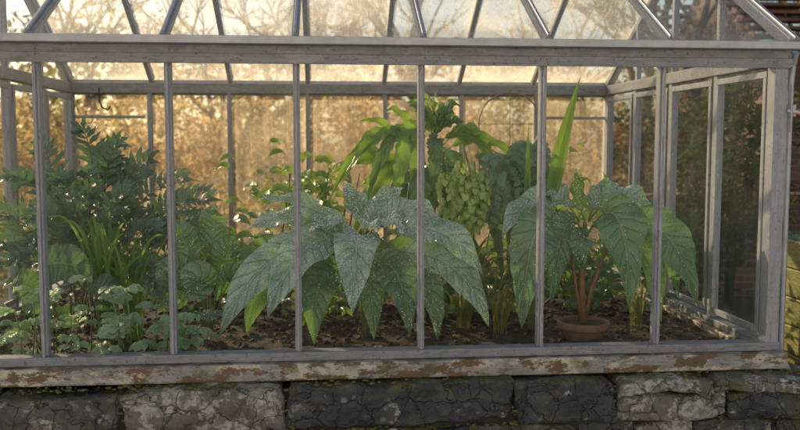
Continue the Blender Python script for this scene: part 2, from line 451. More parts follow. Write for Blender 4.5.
for x0,x1,z0,z1,tn in [(1.44,1.93,.365,.437,1.),(1.94,2.42,.36,.435,.85),(2.43,2.75,.35,.44,.8),(2.76,3.3,.34,.44,.6),(3.31,4.2,.34,.45,.6),
      (1.44,1.99,.225,.36,.8),(2.0,2.45,.22,.355,.3),(2.46,3.0,.22,.345,.65),(3.01,4.2,.22,.335,.4)]:
    stone(sw,x0,x1,-.19+rg.uniform(-.02,.02),.06,z0,z1,tn,sd_); sd_+=1
x=-3.2
while x<4.1:
    w_=rg.uniform(.28,.62); stone(sw,x,x+w_-.012,-.17+rg.uniform(-.02,.02),.06,.12,.218+rg.uniform(-.012,0),rg.random()*.8,sd_); x+=w_; sd_+=1
x=-3.2
while x<4.1:
    w_=rg.uniform(.3,.7); stone(sw,x,x+w_-.012,-.18,.06,-.05,.115,rg.random()*.8,sd_); x+=w_; sd_+=1
def plinth(x0,x1,y0,y1):
    nx=max(1,int(max(x1-x0,y1-y0)/.5))
    for k in range(nx):
        for z0,z1 in ((-.04,.2),(.21,.44)):
            if x1-x0>y1-y0: stone(sw,x0+(x1-x0)*k/nx,x0+(x1-x0)*(k+1)/nx-.01,y0,y1,z0,z1,rg.random(),rg.random()*50)
            else: stone(sw,x0,x1,y0+(y1-y0)*k/nx,y0+(y1-y0)*(k+1)/nx-.01,z0,z1,rg.random(),rg.random()*50)
plinth(XR-.08,XR+.1,.08,YB-.1); plinth(XL-.1,XL+.08,.08,YB-.1); plinth(XL-.1,XR+.1,YB-.08,YB+.1)
core=MB(); box(core,-3.15,4.1,-.12,.05,-.05,.40)
SWo=sw.obj('stone_wall',[M_stone],None,True)
core.obj('packed_core',[simplemat('packed_earth',(.02,.017,.012),(.05,.045,.03),20,.95)],SWo,False)
ms=MB()
for _ in range(620):
    x=rg.choice([-1.58,-.98,-.2,.91,1.435,1.99,2.42])+rg.gauss(0,.03); z=rg.choice([rg.uniform(.2,.43),.225]); 
    if rg.random()<.65: x=rg.gauss(rg.choice((-1.3,-.6,-.9,.1,.6,1.7,2.2,2.6)),.12); z=rg.choice([.222,.44,.44])
    if z>.43: yv=rg.uniform(-.15,-.08)
    else: yv=-.145+rg.uniform(-.012,.01)
    ico(ms,(x,yv,z+rg.uniform(-.006,.006)),rg.uniform(.003,.010),0,(1.7,.8,.7),rg.random(),.6)
ms.obj('moss',[simplemat('moss',(.06,.07,.015),(.17,.17,.05),60,.95,.8,.004)],SWo)

# ------------------------------------------------------------------ soil bed
M_soil=simplemat('soil',(.022,.014,.009),(.075,.048,.031),26,.95,.8,.01)
M_litter=simplemat('dead_leaf',(.14,.085,.04),(.28,.19,.10),10,.8)
def soilz(x,y): return .49+.028*noise.noise(V((x*2.3,y*2.3,1)))+.014*noise.noise(V((x*11,y*11,3)))+.03*y*.4
sb=MB(); NX,NY=220,120; vs=[]
for i in range(NX+1):
    for j in range(NY+1):
        x=XL+.07+(XR-XL-.14)*i/NX; y=.065+(YB-.13)*j/NY
        vs.append((x,y,soilz(x,y)+.006*noise.noise(V((x*40,y*40,7)))))
sb.add(vs,[(i*(NY+1)+j,(i+1)*(NY+1)+j,(i+1)*(NY+1)+j+1,i*(NY+1)+j+1) for i in range(NX) for j in range(NY)])
for _ in range(3600):
    x=rg.uniform(XL+.1,XR-.1); y=rg.uniform(.09,2.4); r=rg.choice((.004,.005,.007,.009,.014,.02))
    ico(sb,(x,y,soilz(x,y)+r*.2),r,0,(1,1,.7),rg.random(),.5)
for _ in range(500):
    x=rg.uniform(XL+.1,XR-.1); y=rg.uniform(.1,2.2); z=soilz(x,y)+.012; a=rg.random()*6.28; L=rg.uniform(.02,.07)
    leaf(sb,(x,y,z),(x+math.cos(a)*L/2,y+math.sin(a)*L/2,z+rg.uniform(.005,.02)),(x+math.cos(a)*L,y+math.sin(a)*L,z),L*.4,'lance',nt=5,nu=1,mat=1,face=.2,wave=.006)
sb.obj('soil_bed',[M_soil,M_litter])

# ------------------------------------------------------------------ leaf materials
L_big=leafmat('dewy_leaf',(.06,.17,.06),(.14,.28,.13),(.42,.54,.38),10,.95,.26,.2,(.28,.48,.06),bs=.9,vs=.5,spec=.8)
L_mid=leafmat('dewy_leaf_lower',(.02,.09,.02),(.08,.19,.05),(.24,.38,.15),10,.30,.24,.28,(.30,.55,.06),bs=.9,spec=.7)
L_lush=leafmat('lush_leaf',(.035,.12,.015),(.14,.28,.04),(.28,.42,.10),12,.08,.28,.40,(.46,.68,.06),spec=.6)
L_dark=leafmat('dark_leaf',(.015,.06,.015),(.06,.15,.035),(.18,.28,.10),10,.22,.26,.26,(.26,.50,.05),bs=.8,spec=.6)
L_fern=leafmat('kale_leaf',(.014,.055,.035),(.05,.125,.075),(.18,.28,.16),6,.30,.36,.2,(.20,.40,.08))
L_pale=leafmat('pale_ground_leaf',(.12,.28,.08),(.24,.42,.16),(.46,.58,.38),6,.55,.42,.32,(.48,.68,.16),.5,(.70,.80,.64))
L_scale=leafmat('bract_leaf',(.26,.38,.07),(.50,.60,.18),(.5,.56,.25),6,.15,.45,.3,(.6,.7,.15))
L_bead=leafmat('bead_leaf',(.06,.16,.05),(.14,.28,.09),(.3,.4,.2),6,.6,.4,.3,(.3,.5,.1))
L_strap=leafmat('strap_leaf',(.06,.18,.03),(.16,.30,.06),(.22,.34,.1),1,.05,.32,.42,(.45,.66,.08))
L_stem=simplemat('green_stem',(.10,.16,.05),(.20,.23,.08),30,.5)
L_red=simplemat('red_stem',(.16,.08,.045),(.28,.16,.08),25,.5)
L_brown=simplemat('brown_stem',(.12,.08,.05),(.24,.17,.11),25,.7,.6)
m,nt=newmat('dew'); g=G(nt); p=g.n('ShaderNodeBsdfPrincipled'); p.inputs['Base Color'].default_value=(.95,.98,1,1); p.inputs['Roughness'].default_value=.1
p.inputs['Transmission Weight'].default_value=.15; p.inputs['IOR'].default_value=1.33; g.out(p.outputs[0]); M_dew=m
def adddew(mb,dew,mat):
    for P,N,r in dew: ico(mb,P+N*r*.3,r,mat)

# 1 central dewy broad-leaf plant
pl=MB(); dew=[]
base=V((.22,.62,soilz(.22,.62)))
stem=[base,V((.20,.62,.75)),V((.21,.60,.95)),V((.22,.62,1.12))]
tube(pl,stem,[.020,.017,.013,.008],8,1)
def bl(z0,kx,ky,tip,h,Wd,mt=0,face=.6,fx=0,pet=.2,dn=360,tw=0,kind='ovate',fold=.32,wave=.026):
    P0=V((.21,.61,z0)); 
    leaf(pl,P0,V((kx,ky,h)),V(tip),Wd,kind,fold,wave,2.2,0,.12,pet,22,4,face,fx,mt,None,1,.006,dew,dn if mt==0 else 170,tw)
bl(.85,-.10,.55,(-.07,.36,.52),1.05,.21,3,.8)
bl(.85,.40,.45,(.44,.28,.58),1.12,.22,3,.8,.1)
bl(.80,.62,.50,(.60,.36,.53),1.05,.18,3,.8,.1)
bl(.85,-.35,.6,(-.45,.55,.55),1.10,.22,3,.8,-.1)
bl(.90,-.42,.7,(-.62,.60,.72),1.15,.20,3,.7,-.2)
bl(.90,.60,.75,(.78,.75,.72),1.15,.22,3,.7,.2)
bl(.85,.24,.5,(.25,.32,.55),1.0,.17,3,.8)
bl(.95,-.30,.45,(-.58,.36,.57),1.24,.22,0,.74,-.25,tw=.4)
bl(1.0,-.12,.40,(-.31,.22,.70),1.26,.24,0,.66,-.25,tw=.3)
bl(1.0,.16,.36,(.13,.15,.73),1.30,.25,0,.52,0,tw=-.4)
bl(1.0,.60,.40,(.86,.40,.88),1.33,.21,0,.52,.15,tw=-.4)
bl(.95,.75,.50,(.90,.44,.58),1.12,.20,0,.7,.2,tw=-.3)
bl(1.05,-.08,.62,(-.38,.58,1.31),1.30,.15,0,.4,-.1,.16)
bl(1.08,.30,.72,(.45,.70,1.35),1.30,.15,0,.4,.1,.16)
bl(1.08,.18,.75,(.10,.80,1.37),1.30,.14,0,.4,0,.16)
bl(1.0,.45,.62,(.63,.58,1.18),1.38,.16,0,.4,.2,.2)
bl(1.0,-.15,.60,(-.44,.66,1.12),1.30,.18,0,.45,-.2,.2)
bl(1.05,.05,.50,(-.10,.42,1.12),1.26,.13,0,.4,-.1,.2)
bl(1.05,.35,.50,(.42,.40,1.10),1.28,.13,0,.4,.1,.2)
bl(1.06,.24,.45,(.27,.36,1.12),1.24,.10,0,.3,.0,.2)
adddew(pl,dew,2)
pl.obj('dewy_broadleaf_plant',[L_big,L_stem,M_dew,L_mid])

# 2 tall arching plant behind ------------------------------------
tp=MB()
for k,(bx,tx,tz) in enumerate([(.5,.55,1.5),(.7,.75,1.55),(.62,.62,1.62),(.85,.95,1.35)]):
    b=V((bx,1.2+.05*k,.5)); t=V((tx,1.2+.03*k,tz))
    tube(tp,[b,(b+t)/2+V((.03*(k-1),0,0)),t],[.018,.015,.009],7,1)
def tl(start,tip,lift,Wd,lob=0,face=.5,fx=0,mt=0,ld=.2,kind='lance',pet=.1,wave=.016):
    P0=V(start);P2=V(tip);mid=(P0+P2)/2
    leaf(tp,P0,V((mid.x,mid.y,max(P0.z,P2.z)+lift)),P2,Wd,kind,.4,wave,3,lob,ld,pet,max(18,lob*6),3,face,fx,mt,None,1,.005,None,0,rg.uniform(-.4,.4))
tl((.6,1.2,1.60),(.00,1.1,1.22),.28,.11,9,.55,-.2)
tl((.6,1.15,1.60),(.08,1.0,1.34),.24,.09,0,.5,-.2)
tl((.6,1.15,1.62),(.40,1.0,1.06),.32,.13,15,.8,0)
tl((.6,1.15,1.62),(.22,1.05,1.14),.28,.10,12,.7,-.2,mt=2)
tl((.6,1.15,1.62),(.52,1.0,1.22),.20,.10,0,.7,-.1)
tl((.62,1.2,1.6),(.62,1.3,1.86),.05,.10,0,.6)
tl((.55,1.25,1.5),(.20,1.2,1.74),.08,.06,0,.6)
tl((.6,1.25,1.6),(.36,1.2,1.80),.08,.08,0,.5)
for a in range(16):
    an=a/16*6.28+rg.random()*.4; L=rg.uniform(.13,.26)
    tl((.68,1.2,1.64),(.68+math.cos(an)*L,1.2+math.sin(an)*L*.8,1.76+rg.uniform(-.04,.13)),rg.uniform(.02,.08),rg.uniform(.05,.08),0,.5,rg.uniform(-.3,.3),rg.choice((0,0,2)),kind='obov',pet=.05)
tl((.68,1.1,1.6),(.66,.95,1.15),.18,.11,14,.8,.1,mt=2)
tl((.7,1.15,1.6),(1.14,1.0,1.30),.22,.12,9,.6,.2)
tl((.75,1.2,1.55),(1.22,1.05,1.47),.20,.10,0,.6,.2)
tl((.75,1.2,1.6),(1.02,1.05,1.62),.16,.09,0,.6,.2)
tl((.55,1.2,1.45),(.02,1.25,1.40),.16,.10,0,.6,-.2)
tl((.55,1.2,1.4),(.15,1.1,.98),.2,.14,8,.7,-.2)
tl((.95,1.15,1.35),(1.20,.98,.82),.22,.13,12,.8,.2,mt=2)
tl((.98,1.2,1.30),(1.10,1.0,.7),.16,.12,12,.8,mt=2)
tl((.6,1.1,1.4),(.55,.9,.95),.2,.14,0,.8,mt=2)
tl((.62,1.3,1.55),(.2,1.5,1.55),.2,.11,0,.5)
for k in range(36):
    an=rg.uniform(0,6.28); L=rg.uniform(.3,.5); z0=rg.uniform(.85,1.5)
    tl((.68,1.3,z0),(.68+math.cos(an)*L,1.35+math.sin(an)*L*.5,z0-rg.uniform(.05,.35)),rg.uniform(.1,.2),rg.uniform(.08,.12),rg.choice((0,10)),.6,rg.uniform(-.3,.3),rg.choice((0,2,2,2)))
tp.obj('arching_loquat_plant',[L_lush,L_stem,L_dark])

# 2b hanging bract raceme + beaded shrub --------------------------
rc=MB()
def raceme(cx,cy,zt,zb,wd,n,mt=0):
    tube(rc,[(cx,cy+.05,zt+.1),(cx,cy,zt),(cx,cy,zb)],[.005,.004,.002],5,1)
    for i in range(n):
        f=(i+rg.random())/n; z=zt-(zt-zb)*f; r=wd*math.sin(math.pi*min(1,(f*.82+.16)))*.5*rg.uniform(.8,1.15)
        a=i*2.4+rg.uniform(-.4,.4)
        d=V((math.cos(a),math.sin(a),0)); P=V((cx,cy,z))+d*r*.75
        s_=rg.uniform(.030,.048)
        leaf(rc,P,P+d*s_*.8+V((0,0,.006)),P+d*s_*rg.uniform(.4,.9)-V((0,0,s_*.9)),s_*.95,'round',-.5,.0,1,0,0,0,6,2,.6+.2*(d.y<0),d.x*.8,mt)
raceme(.80,.70,1.50,1.04,.15,90); raceme(.90,.76,1.46,1.12,.11,60); raceme(.71,.76,1.43,1.18,.09,44); raceme(.86,.66,1.40,1.10,.09,40)
tube(rc,[(.9,.95,.5),(.88,.9,1.0),(.86,.86,1.45),(.80,.75,1.6)],[.012,.01,.007,.005],6,1)
def beaded(P0,P1,P2,n=10,s_=.045,mt=2):
    P0,P1,P2=V(P0),V(P1),V(P2)
    tube(rc,[bez(P0,P1,P2,i/8) for i in range(9)],[.004]*9,5,1)
    for i in range(n):
        t=.2+.8*i/(n-1); C_=bez(P0,P1,P2,t); T=bezt(P0,P1,P2,t).normalized()
        for sg in (-1,1):
            S=T.cross(V((0,-.7,.7))).normalized()*sg; e=C_+S*s_*1.1+T*s_*.4+V((0,0,-.005))
            leaf(rc,C_,(C_+e)/2+V((0,0,.01)),e,s_*.8,'round',.15,.002,1,0,0,.05,6,1,.6,0,mt)
for k in range(34):
    a=rg.uniform(-2.9,.4); L=rg.uniform(.2,.42)
    b=V((1.08,.84,1.26+rg.uniform(0,.24))); d=V((math.cos(a)*.7,math.sin(a)*.35,0))
    beaded(b,b+d*L*.5+V((0,0,rg.uniform(.08,.2))),b+d*L+V((0,0,rg.uniform(-.3,.16))),11)
tube(rc,[(1.1,1.0,.5),(1.14,.98,.85),(1.08,.86,1.3)],[.014,.012,.007],7,1)
rc.obj('hop_cluster_shrub',[L_scale,L_stem,L_bead])

# 3 tall canna shoots ------------------------------------
cn=MB()
leaf(cn,(1.27,.6,1.15),(1.32,.6,1.55),(1.44,.57,1.98),.085,'lance',.5,.004,1,0,0,.0,18,3,.9,-.25,0)
leaf(cn,(1.17,.65,.95),(1.15,.65,1.4),(1.16,.63,1.73),.045,'lance',.6,.003,1,0,0,0,16,2,.9,.3,0)
leaf(cn,(1.24,.65,.9),(1.2,.65,1.2),(1.33,.6,1.42),.06,'lance',.5,.003,1,0,0,0,16,2,.9,.3,0)
tube(cn,[(1.20,.66,.49),(1.21,.65,.8),(1.26,.6,1.15),(1.31,.6,1.45)],[.014,.012,.010,.004],7,1)
tube(cn,[(1.18,.66,.49),(1.19,.65,.8),(1.18,.65,1.1),(1.16,.64,1.4)],[.012,.010,.007,.003],7,1)
cn.obj('canna_shoot',[L_strap,L_stem])

# 4 potted plant ------------------------------------
pp=MB(); dew=[]
zb=.59
tube(pp,[(1.46,.5,zb),(1.445,.5,.8),(1.455,.5,1.0),(1.46,.5,1.16)],[.026,.022,.018,.011],8,1)
tube(pp,[(1.47,.5,zb),(1.50,.48,.78),(1.56,.48,.95),(1.62,.5,1.1)],[.015,.013,.010,.007],7,1)
tube(pp,[(1.45,.5,zb),(1.41,.48,.78),(1.38,.48,.98),(1.36,.5,1.1)],[.012,.011,.009,.006],7,1)
def pb(st_,k,tip,Wd,mt=0,face=.7,fx=0,lob=0,ld=.14,dn=140,pet=.2,tw=0,kind='ovate',fold=.32,wave=.028):
    leaf(pp,st_,k,tip,Wd,kind,fold,wave,2.5,lob,ld,pet,max(20,lob*6),4,face,fx,mt,None,1,.0055,dew,dn,tw)
pb((1.38,.5,1.08),(1.10,.38,1.42),(1.05,.28,.60),.27,0,.85,-.1,9,.13,pet=.22,tw=.3)
pb((1.38,.55,1.14),(1.18,.55,1.42),(.98,.50,1.08),.19,2,.5,-.2,dn=220)
pb((1.45,.5,1.10),(1.30,.42,1.35),(1.24,.38,.72),.18,0,.8,-.1,tw=-.4)
pb((1.49,.48,1.12),(1.62,.32,1.46),(1.64,.24,.72),.29,0,.8,.05,tw=.3)
pb((1.50,.55,1.16),(1.66,.55,1.42),(1.88,.48,1.22),.18,2,.45,.1,dn=220)
pb((1.60,.5,1.10),(1.92,.45,1.34),(2.08,.38,.70),.24,0,.78,.25,tw=-.4)
pb((1.62,.58,1.08),(1.98,.66,1.28),(2.18,.62,.90),.20,0,.7,.25)
pb((1.62,.5,1.02),(1.80,.38,1.18),(1.84,.30,.62),.15,3,.8,.1)
pb((1.46,.5,1.16),(1.42,.55,1.30),(1.42,.55,1.46),.09,3,.7)
pb((1.48,.5,1.16),(1.56,.6,1.36),(1.70,.62,1.37),.14,2,.45,.1)
pb((1.43,.5,1.16),(1.32,.6,1.38),(1.18,.62,1.35),.14,2,.45,-.1)
pb((1.50,.55,1.1),(1.70,.75,1.35),(1.80,.80,.78),.24,0,.7)
pb((1.56,.55,1.08),(1.80,.78,1.36),(2.04,.84,1.10),.18,2,.45,.1)
pb((1.40,.55,1.05),(1.25,.7,1.25),(1.18,.7,.72),.22,0,.7)
pb((1.75,.7,1.0),(2.0,.85,1.22),(2.2,.9,.66),.2,0,.7,.2)
pb((1.46,.5,.98),(1.40,.36,1.24),(1.38,.30,.90),.15,0,.6)
adddew(pp,dew,4)
POT=empty('potted_plant')
pp.obj('foliage',[L_mid,L_red,L_big,L_lush,M_dew],POT)
def lathe(mb,cx,cy,pr,seg=40,mat=0):
    vs=[(cx+r*math.cos(2*math.pi*k/seg),cy+r*math.sin(2*math.pi*k/seg),z) for r,z in pr for k in range(seg)]
    fs=[(i*seg+k,i*seg+(k+1)%seg,(i+1)*seg+(k+1)%seg,(i+1)*seg+k) for i in range(len(pr)-1) for k in range(seg)]
    mb.add(vs,fs,None,.5,mat)
pt=MB(); lathe(pt,1.46,.5,[(.001,.46),(.115,.46),(.130,.55),(.131,.552),(.146,.553),(.148,.56),(.150,.588),(.146,.594),(.134,.594),(.131,.58),(.130,.56)])
lathe(pt,1.46,.5,[(.129,.572),(.08,.577),(.04,.572),(.001,.58)],40,1)
pt.obj('terracotta_pot',[simplemat('terracotta',(.16,.085,.055),(.28,.17,.11),18,.85,.3,.004),M_soil],POT)

# 5 left pinnate shrub -------------------------------------
fn=MB()
def frond(P0,P1,P2,n=11,ll=.12,wd=.03,mt=0,start=.25):
    P0,P1,P2=V(P0),V(P1),V(P2); rr=rg.random()
    tube(fn,[bez(P0,P1,P2,i/10) for i in range(11)],[.0055-.004*i/10 for i in range(11)],5,1)
    for i in range(n):
        f=i/(n-1); t=start+(1-start)*f*.97; C_=bez(P0,P1,P2,t); T=bezt(P0,P1,P2,t).normalized()
        ln=ll*(1-.6*abs(f-.35)**1.2)*rg.uniform(.85,1.1)
        up=V((rg.uniform(-.3,.3),-.6,.7)).normalized(); S=T.cross(up).normalized(); N=S.cross(T)
        for sg in (-1,1):
            e=C_+S*sg*ln*.8+T*ln*.6+N*ln*.18
            leaf(fn,C_,(C_+e)/2+N*ln*.18,e,wd,'lance',.35,.006,1,3,.35,0,9,1,.55,rg.uniform(-.3,.3),mt,rr)
    leaf(fn,bez(P0,P1,P2,.97),P2+(P2-P1)*.05,P2+(P2-P1).normalized()*ll*.6,wd,'lance',.3,.003,1,0,0,0,5,1,.55,0,mt,rr)
B5=V((-1.36,.95,.52))
tips=[(-1.42,.9,1.68),(-1.60,.85,1.58),(-1.78,.8,1.42),(-1.84,.7,1.22),(-1.82,.75,1.05),(-1.22,.9,1.60),(-1.05,.85,1.50),(-.80,.85,1.42),(-.70,.8,1.30),(-.72,.8,1.15),
      (-1.30,.7,1.42),(-1.50,.65,1.38),(-1.1,.7,1.32),(-1.62,.7,1.2),(-.95,.7,1.12),(-1.38,1.2,1.55),(-1.15,1.2,1.4),(-1.65,1.1,1.4),(-.88,1.1,1.28),(-1.5,1.3,1.3),(-1.75,1.2,1.2),(-1.7,.6,.95),(-1.0,.6,.95),
      (-1.2,.75,1.2),(-1.45,.75,1.15),(-1.35,1.0,1.3),(-1.6,.9,1.1),(-1.1,.95,1.15)]
for t_ in tips:
    t_=V(t_)+V((rg.uniform(-.03,.03),0,rg.uniform(-.03,.03)))
    b=B5+V((rg.uniform(-.12,.12),rg.uniform(-.08,.08),rg.uniform(0,.12)))
    md=V((b.x*.45+t_.x*.55,(b.y+t_.y)/2,t_.z+.03))
    frond(b,md,t_,rg.randint(10,13),rg.uniform(.12,.16),.040,start=.3)
    if rg.random()<.7:
        c_=bez(b,md,t_,.45); t2=t_+V((rg.uniform(-.22,.22),rg.uniform(-.1,.1),-rg.uniform(.12,.3)))
        frond(c_,(c_+t2)/2+V((0,0,.12)),t2,10,.11,.036,start=.15)
fn.obj('pinnate_shrub',[L_fern,L_brown])

# 6 strap-leaf grass clump -----------------------------------
st=MB()
def blades(B,n,h,sp,wd,mt=0,yb=.0):
    for k in range(n):
        a=rg.uniform(0,6.28); s_=sp*rg.uniform(.2,1); hh=h*rg.uniform(.55,1)
        b=V(B)+V((rg.uniform(-.04,.04),rg.uniform(-.04,.04),0))
        tip=b+V((math.cos(a)*s_,math.sin(a)*s_*.6,hh*rg.uniform(.6,1)))
        leaf(st,b,b+V((math.cos(a)*s_*.25,math.sin(a)*s_*.2,hh*1.0)),tip,wd*rg.uniform(.7,1.2),'strap',.5,.0,1,0,0,0,12,1,.8,rg.uniform(-.5,.5),mt)
blades((-1.22,.60,.50),48,.84,.28,.024); blades((-1.08,.62,.50),24,.72,.3,.018)
st.obj('strap_grass_clump',[L_strap])
st=MB()
blades((.80,.72,.50),26,.60,.42,.013,0); blades((1.0,.62,.50),16,.48,.35,.012,0)
blades((1.85,.7,.5),12,.4,.25,.012,0)
st.obj('arching_grass',[leafmat('dry_grass_blade',(.12,.14,.035),(.26,.24,.09),(.2,.22,.08),1,.0,.5,.35,(.45,.46,.11))])

# 7 round-leaf plant, and mid-left broad leaves ------------------
rp=MB()
for (x,y,z,wd,fx,mt) in [(-1.41,.50,.92,.29,-.1,0),(-1.64,.6,.80,.2,-.3,0),(-1.20,.5,.78,.2,.2,0),(-1.54,.42,.72,.16,0,0)]:
    b=V((-1.42,.6,.5)); P=V((x-wd*.45,y,z+.02))
    leaf(rp,P,P+V((wd*.5,-.04,.06)),P+V((wd,-.03,-.04)),wd*.8,'ovate',.25,.02,2,0,0,0,16,4,.62,fx,mt)
    tube(rp,[b,(b+V((x,y+.04,z)))/2+V((0,.03,.05)),V((x-wd*.45,y+.005,z+.018))],[.007,.006,.005],6,1)
rp.obj('round_leaf_bergenia',[L_dark,L_stem])
rp=MB(); B=V((-.66,.6,.5)); dew=[]
for tip,lift,wd,fx in [((-.86,.5,1.12),.10,.18,-.2),((-.60,.55,1.24),.05,.16,0),((-.92,.45,.86),.18,.22,-.3),((-.48,.5,1.02),.12,.17,.3),((-.72,.35,.80),.22,.22,0),((-.42,.42,.80),.2,.2,.3),((-.72,.7,1.22),.02,.14,-.1),((-.62,.3,.66),.16,.2,.1),((-.98,.55,.70),.18,.18,-.2)]:
    P2=V(tip); m_=(B+P2)/2
    leaf(rp,B,V((m_.x,m_.y,P2.z+lift)),P2,wd,'ovate',.3,.018,2,0,0,.38,18,4,.75,fx,0,None,1,.006,dew,80,rg.uniform(-.4,.4))
adddew(rp,dew,2)
rp.obj('hosta_plant',[L_mid,L_stem,M_dew])
bs=MB()
def bush(cs,y,zc,spx,spz,n,Lr,mt):
    for k in range(n):
        c_=V((rg.choice(cs),y,zc))+V((rg.gauss(0,spx),rg.gauss(0,.15),rg.gauss(0,spz)))
        if c_.z<.53: c_.z=.53+rg.random()*.1
        c_.y=min(c_.y,2.35)
        a=rg.uniform(0,6.28); L=rg.uniform(*Lr)
        leaf(bs,c_,c_+V((math.cos(a)*L*.5,math.sin(a)*L*.4,.05)),c_+V((math.cos(a)*L,math.sin(a)*L*.7,-.02)),L*.42,'ovate',.3,.004,1,0,0,.1,8,2,.5,rg.uniform(-.4,.4),mt)
    for k in range(6):
        x0=rg.choice(cs); x=x0+rg.uniform(-.15,.15); tube(bs,[(x0,y,.5),(x,y,.5+(zc-.5)*.5),(x+rg.uniform(-.1,.1),y,zc+spz)],[.01,.008,.004],6,1)
bush((-.25,-.1,.05,-.35),1.75,1.26,.13,.14,130,(.1,.18),0)
bush((1.4,1.2,1.7,1.9),1.6,.95,.15,.2,190,(.1,.2),0)
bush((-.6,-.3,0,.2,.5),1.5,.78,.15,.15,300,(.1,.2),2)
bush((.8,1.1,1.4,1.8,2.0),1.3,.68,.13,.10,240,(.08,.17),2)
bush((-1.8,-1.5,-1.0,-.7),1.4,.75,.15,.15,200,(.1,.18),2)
bush((-.1,.1,.75,.95),.95,.62,.08,.06,90,(.07,.13),0)
bs.obj('leafy_shrub',[L_lush,L_brown,L_dark])

# 8 pale groundcover front-left ------------------------------------
gc=MB()
def tri(P,s_,az,til):
    for k,da in enumerate((-1.15,-.55,0,.55,1.15)):
        a=az+da; L=s_*(1 if da==0 else (.88 if abs(da)<1 else .65)); d=V((math.cos(a),math.sin(a)*.9,til))
        leaf(gc,P,P+d*L*.5+V((0,0,.015)),P+d*L+V((0,0,-.018)),L*.44,'obov',.35,.004,1,4,.28,0,12,2,.5,rg.uniform(-.3,.3),0)
for k in range(66):
    x=rg.uniform(-1.88,-.62); y=rg.uniform(.10,.45); hz=.04+.38*rg.random()**1.3*(1-.45*abs(x+1.25)); z0=soilz(x,y)
    if x>-.95: hz*=.7
    b=V((x+rg.uniform(-.05,.05),y+.03,z0)); P=V((x,y,z0+hz))
    tube(gc,[b,(b+P)/2+V((.01,0,.01)),P],[.004,.0032,.0025],5,1)
    tri(P,rg.uniform(.08,.135),rg.uniform(-3.0,-.1),rg.uniform(-.1,.7))
    if hz>.2: tri(b+(P-b)*.6,rg.uniform(.07,.10),rg.uniform(-3.0,-.1),rg.uniform(-.1,.4))
gc.obj('pale_geranium_groundcover',[L_pale,L_stem])

# ------------------------------------------------------------------ hanging fittings
hk=MB()
pts=[(-1.83+.07*math.cos(a),.37,1.72+.16*math.sin(a)) for a in [math.radians(d) for d in range(80,-200,-12)]]
tube(hk,[(-1.80,.35,1.99)]+pts,.008,8)
pts=[(-1.80+.05*math.cos(a),.35,1.75+.13*math.sin(a)) for a in [math.radians(d) for d in range(80,-150,-15)]]
tube(hk,[(-1.79,.34,1.99)]+pts,.009,8)
hk.obj('hanging_rope',[simplemat('jute',(.18,.11,.05),(.32,.22,.11),80,.9,.8)])
hk=MB()
tube(hk,[(-1.72,2.5,2.03),(-1.72,2.5,1.93),(-1.70,2.5,1.88),(-1.66,2.5,1.86),(-1.64,2.5,1.89)],.007,6); tube(hk,[(-1.76,2.5,1.98),(-1.68,2.5,1.98)],.008,6)
hk.obj('iron_hook',[simplemat('iron',(.02,.018,.015),(.06,.04,.03),30,.6,.3,.01,.6)])
hk=MB()
n=48; tube(hk,[(1.46+.25*math.cos(2*math.pi*i/n),2.5,1.76+.25*math.sin(2*math.pi*i/n)) for i in range(n+1)],.006,6)
tube(hk,[(1.46,2.5,2.01),(1.46,2.5,2.06)],.004,5); tube(hk,[(1.46,2.5,1.51),(1.46,2.5,2.01)],.003,5); tube(hk,[(1.21,2.5,1.76),(1.71,2.5,1.76)],.003,5)
hk.obj('wire_hoop',[simplemat('wire',(.2,.15,.1),(.35,.28,.2),30,.5,.2,.01,.6)])

# ------------------------------------------------------------------ background vegetation
def fmat(name,c1,c2,tr,mixf=.5):
    m,nt=newmat(name); g=G(nt); c=g.mix(g.attr(),c1,c2)
    p=g.n('ShaderNodeBsdfDiffuse'); g.l(c,p.inputs[0]); t=g.n('ShaderNodeBsdfTranslucent'); t.inputs[0].default_value=(*tr,1)
    g.out(g.mixs(mixf,p.outputs[0],t.outputs[0])); return m
def blob(mb,c,r,n,size,mat=0,clump=12):
    c=V(c); i=0
    while i<n:
        d=V((rg.gauss(0,1),rg.gauss(0,1),rg.gauss(0,1))).normalized()*rg.uniform(.45,1.0)
        cc=c+V((d.x*r[0],d.y*r[1],d.z*r[2])); rr=rg.random()
        for k in range(clump):
            p=cc+V((rg.gauss(0,1),rg.gauss(0,1),rg.gauss(0,1)))*size*1.8
            a=V((rg.gauss(0,1),rg.gauss(0,1),rg.gauss(0,1))).normalized(); b=a.orthogonal().normalized()
            s_=size*rg.uniform(.6,1.3)
            mb.add([p-a*s_,p+b*s_*.45,p+a*s_,p-b*s_*.45],[(0,1,2,3)],None,min(1,max(0,rr+rg.uniform(-.25,.25))),mat); i+=1
F_gold=fmat('golden_foliage',(.26,.17,.07),(.48,.32,.14),(.70,.48,.20),.5)
F_olive=fmat('olive_foliage',(.09,.10,.03),(.24,.19,.07),(.42,.36,.1),.45)
F_dark=fmat('evergreen_foliage',(.02,.045,.015),(.06,.10,.03),(.15,.22,.04),.25)
M_bark=simplemat('bark',(.06,.045,.03),(.16,.12,.08),12,.9,.8)
hd=MB()
x=-13
while x<6.0:
    h=rg.uniform(2.0,3.0); blob(hd,(x,rg.uniform(7.5,9.5),h*.5),(1.1,.9,h*.58),2000,.055,0 if rg.random()<.78 else 1); x+=rg.uniform(.9,1.2)
for k in range(7):
    blob(hd,(-5+k*1.6+rg.uniform(-.3,.3),5.6+rg.uniform(-.3,.6),.5),(.9,.6,.75),900,.05,1 if k%2 else 0)
hd.obj('hedge',[F_gold,F_olive])
dt=MB()
for k in range(16):
    h=rg.uniform(3.5,6); blob(dt,(-20+k*2.8,rg.uniform(17,22),h*.5),(2.2,1.8,h*.55),1500,.13,rg.choice((0,0,1)))
dt.obj('distant_trees',[F_gold,F_olive])
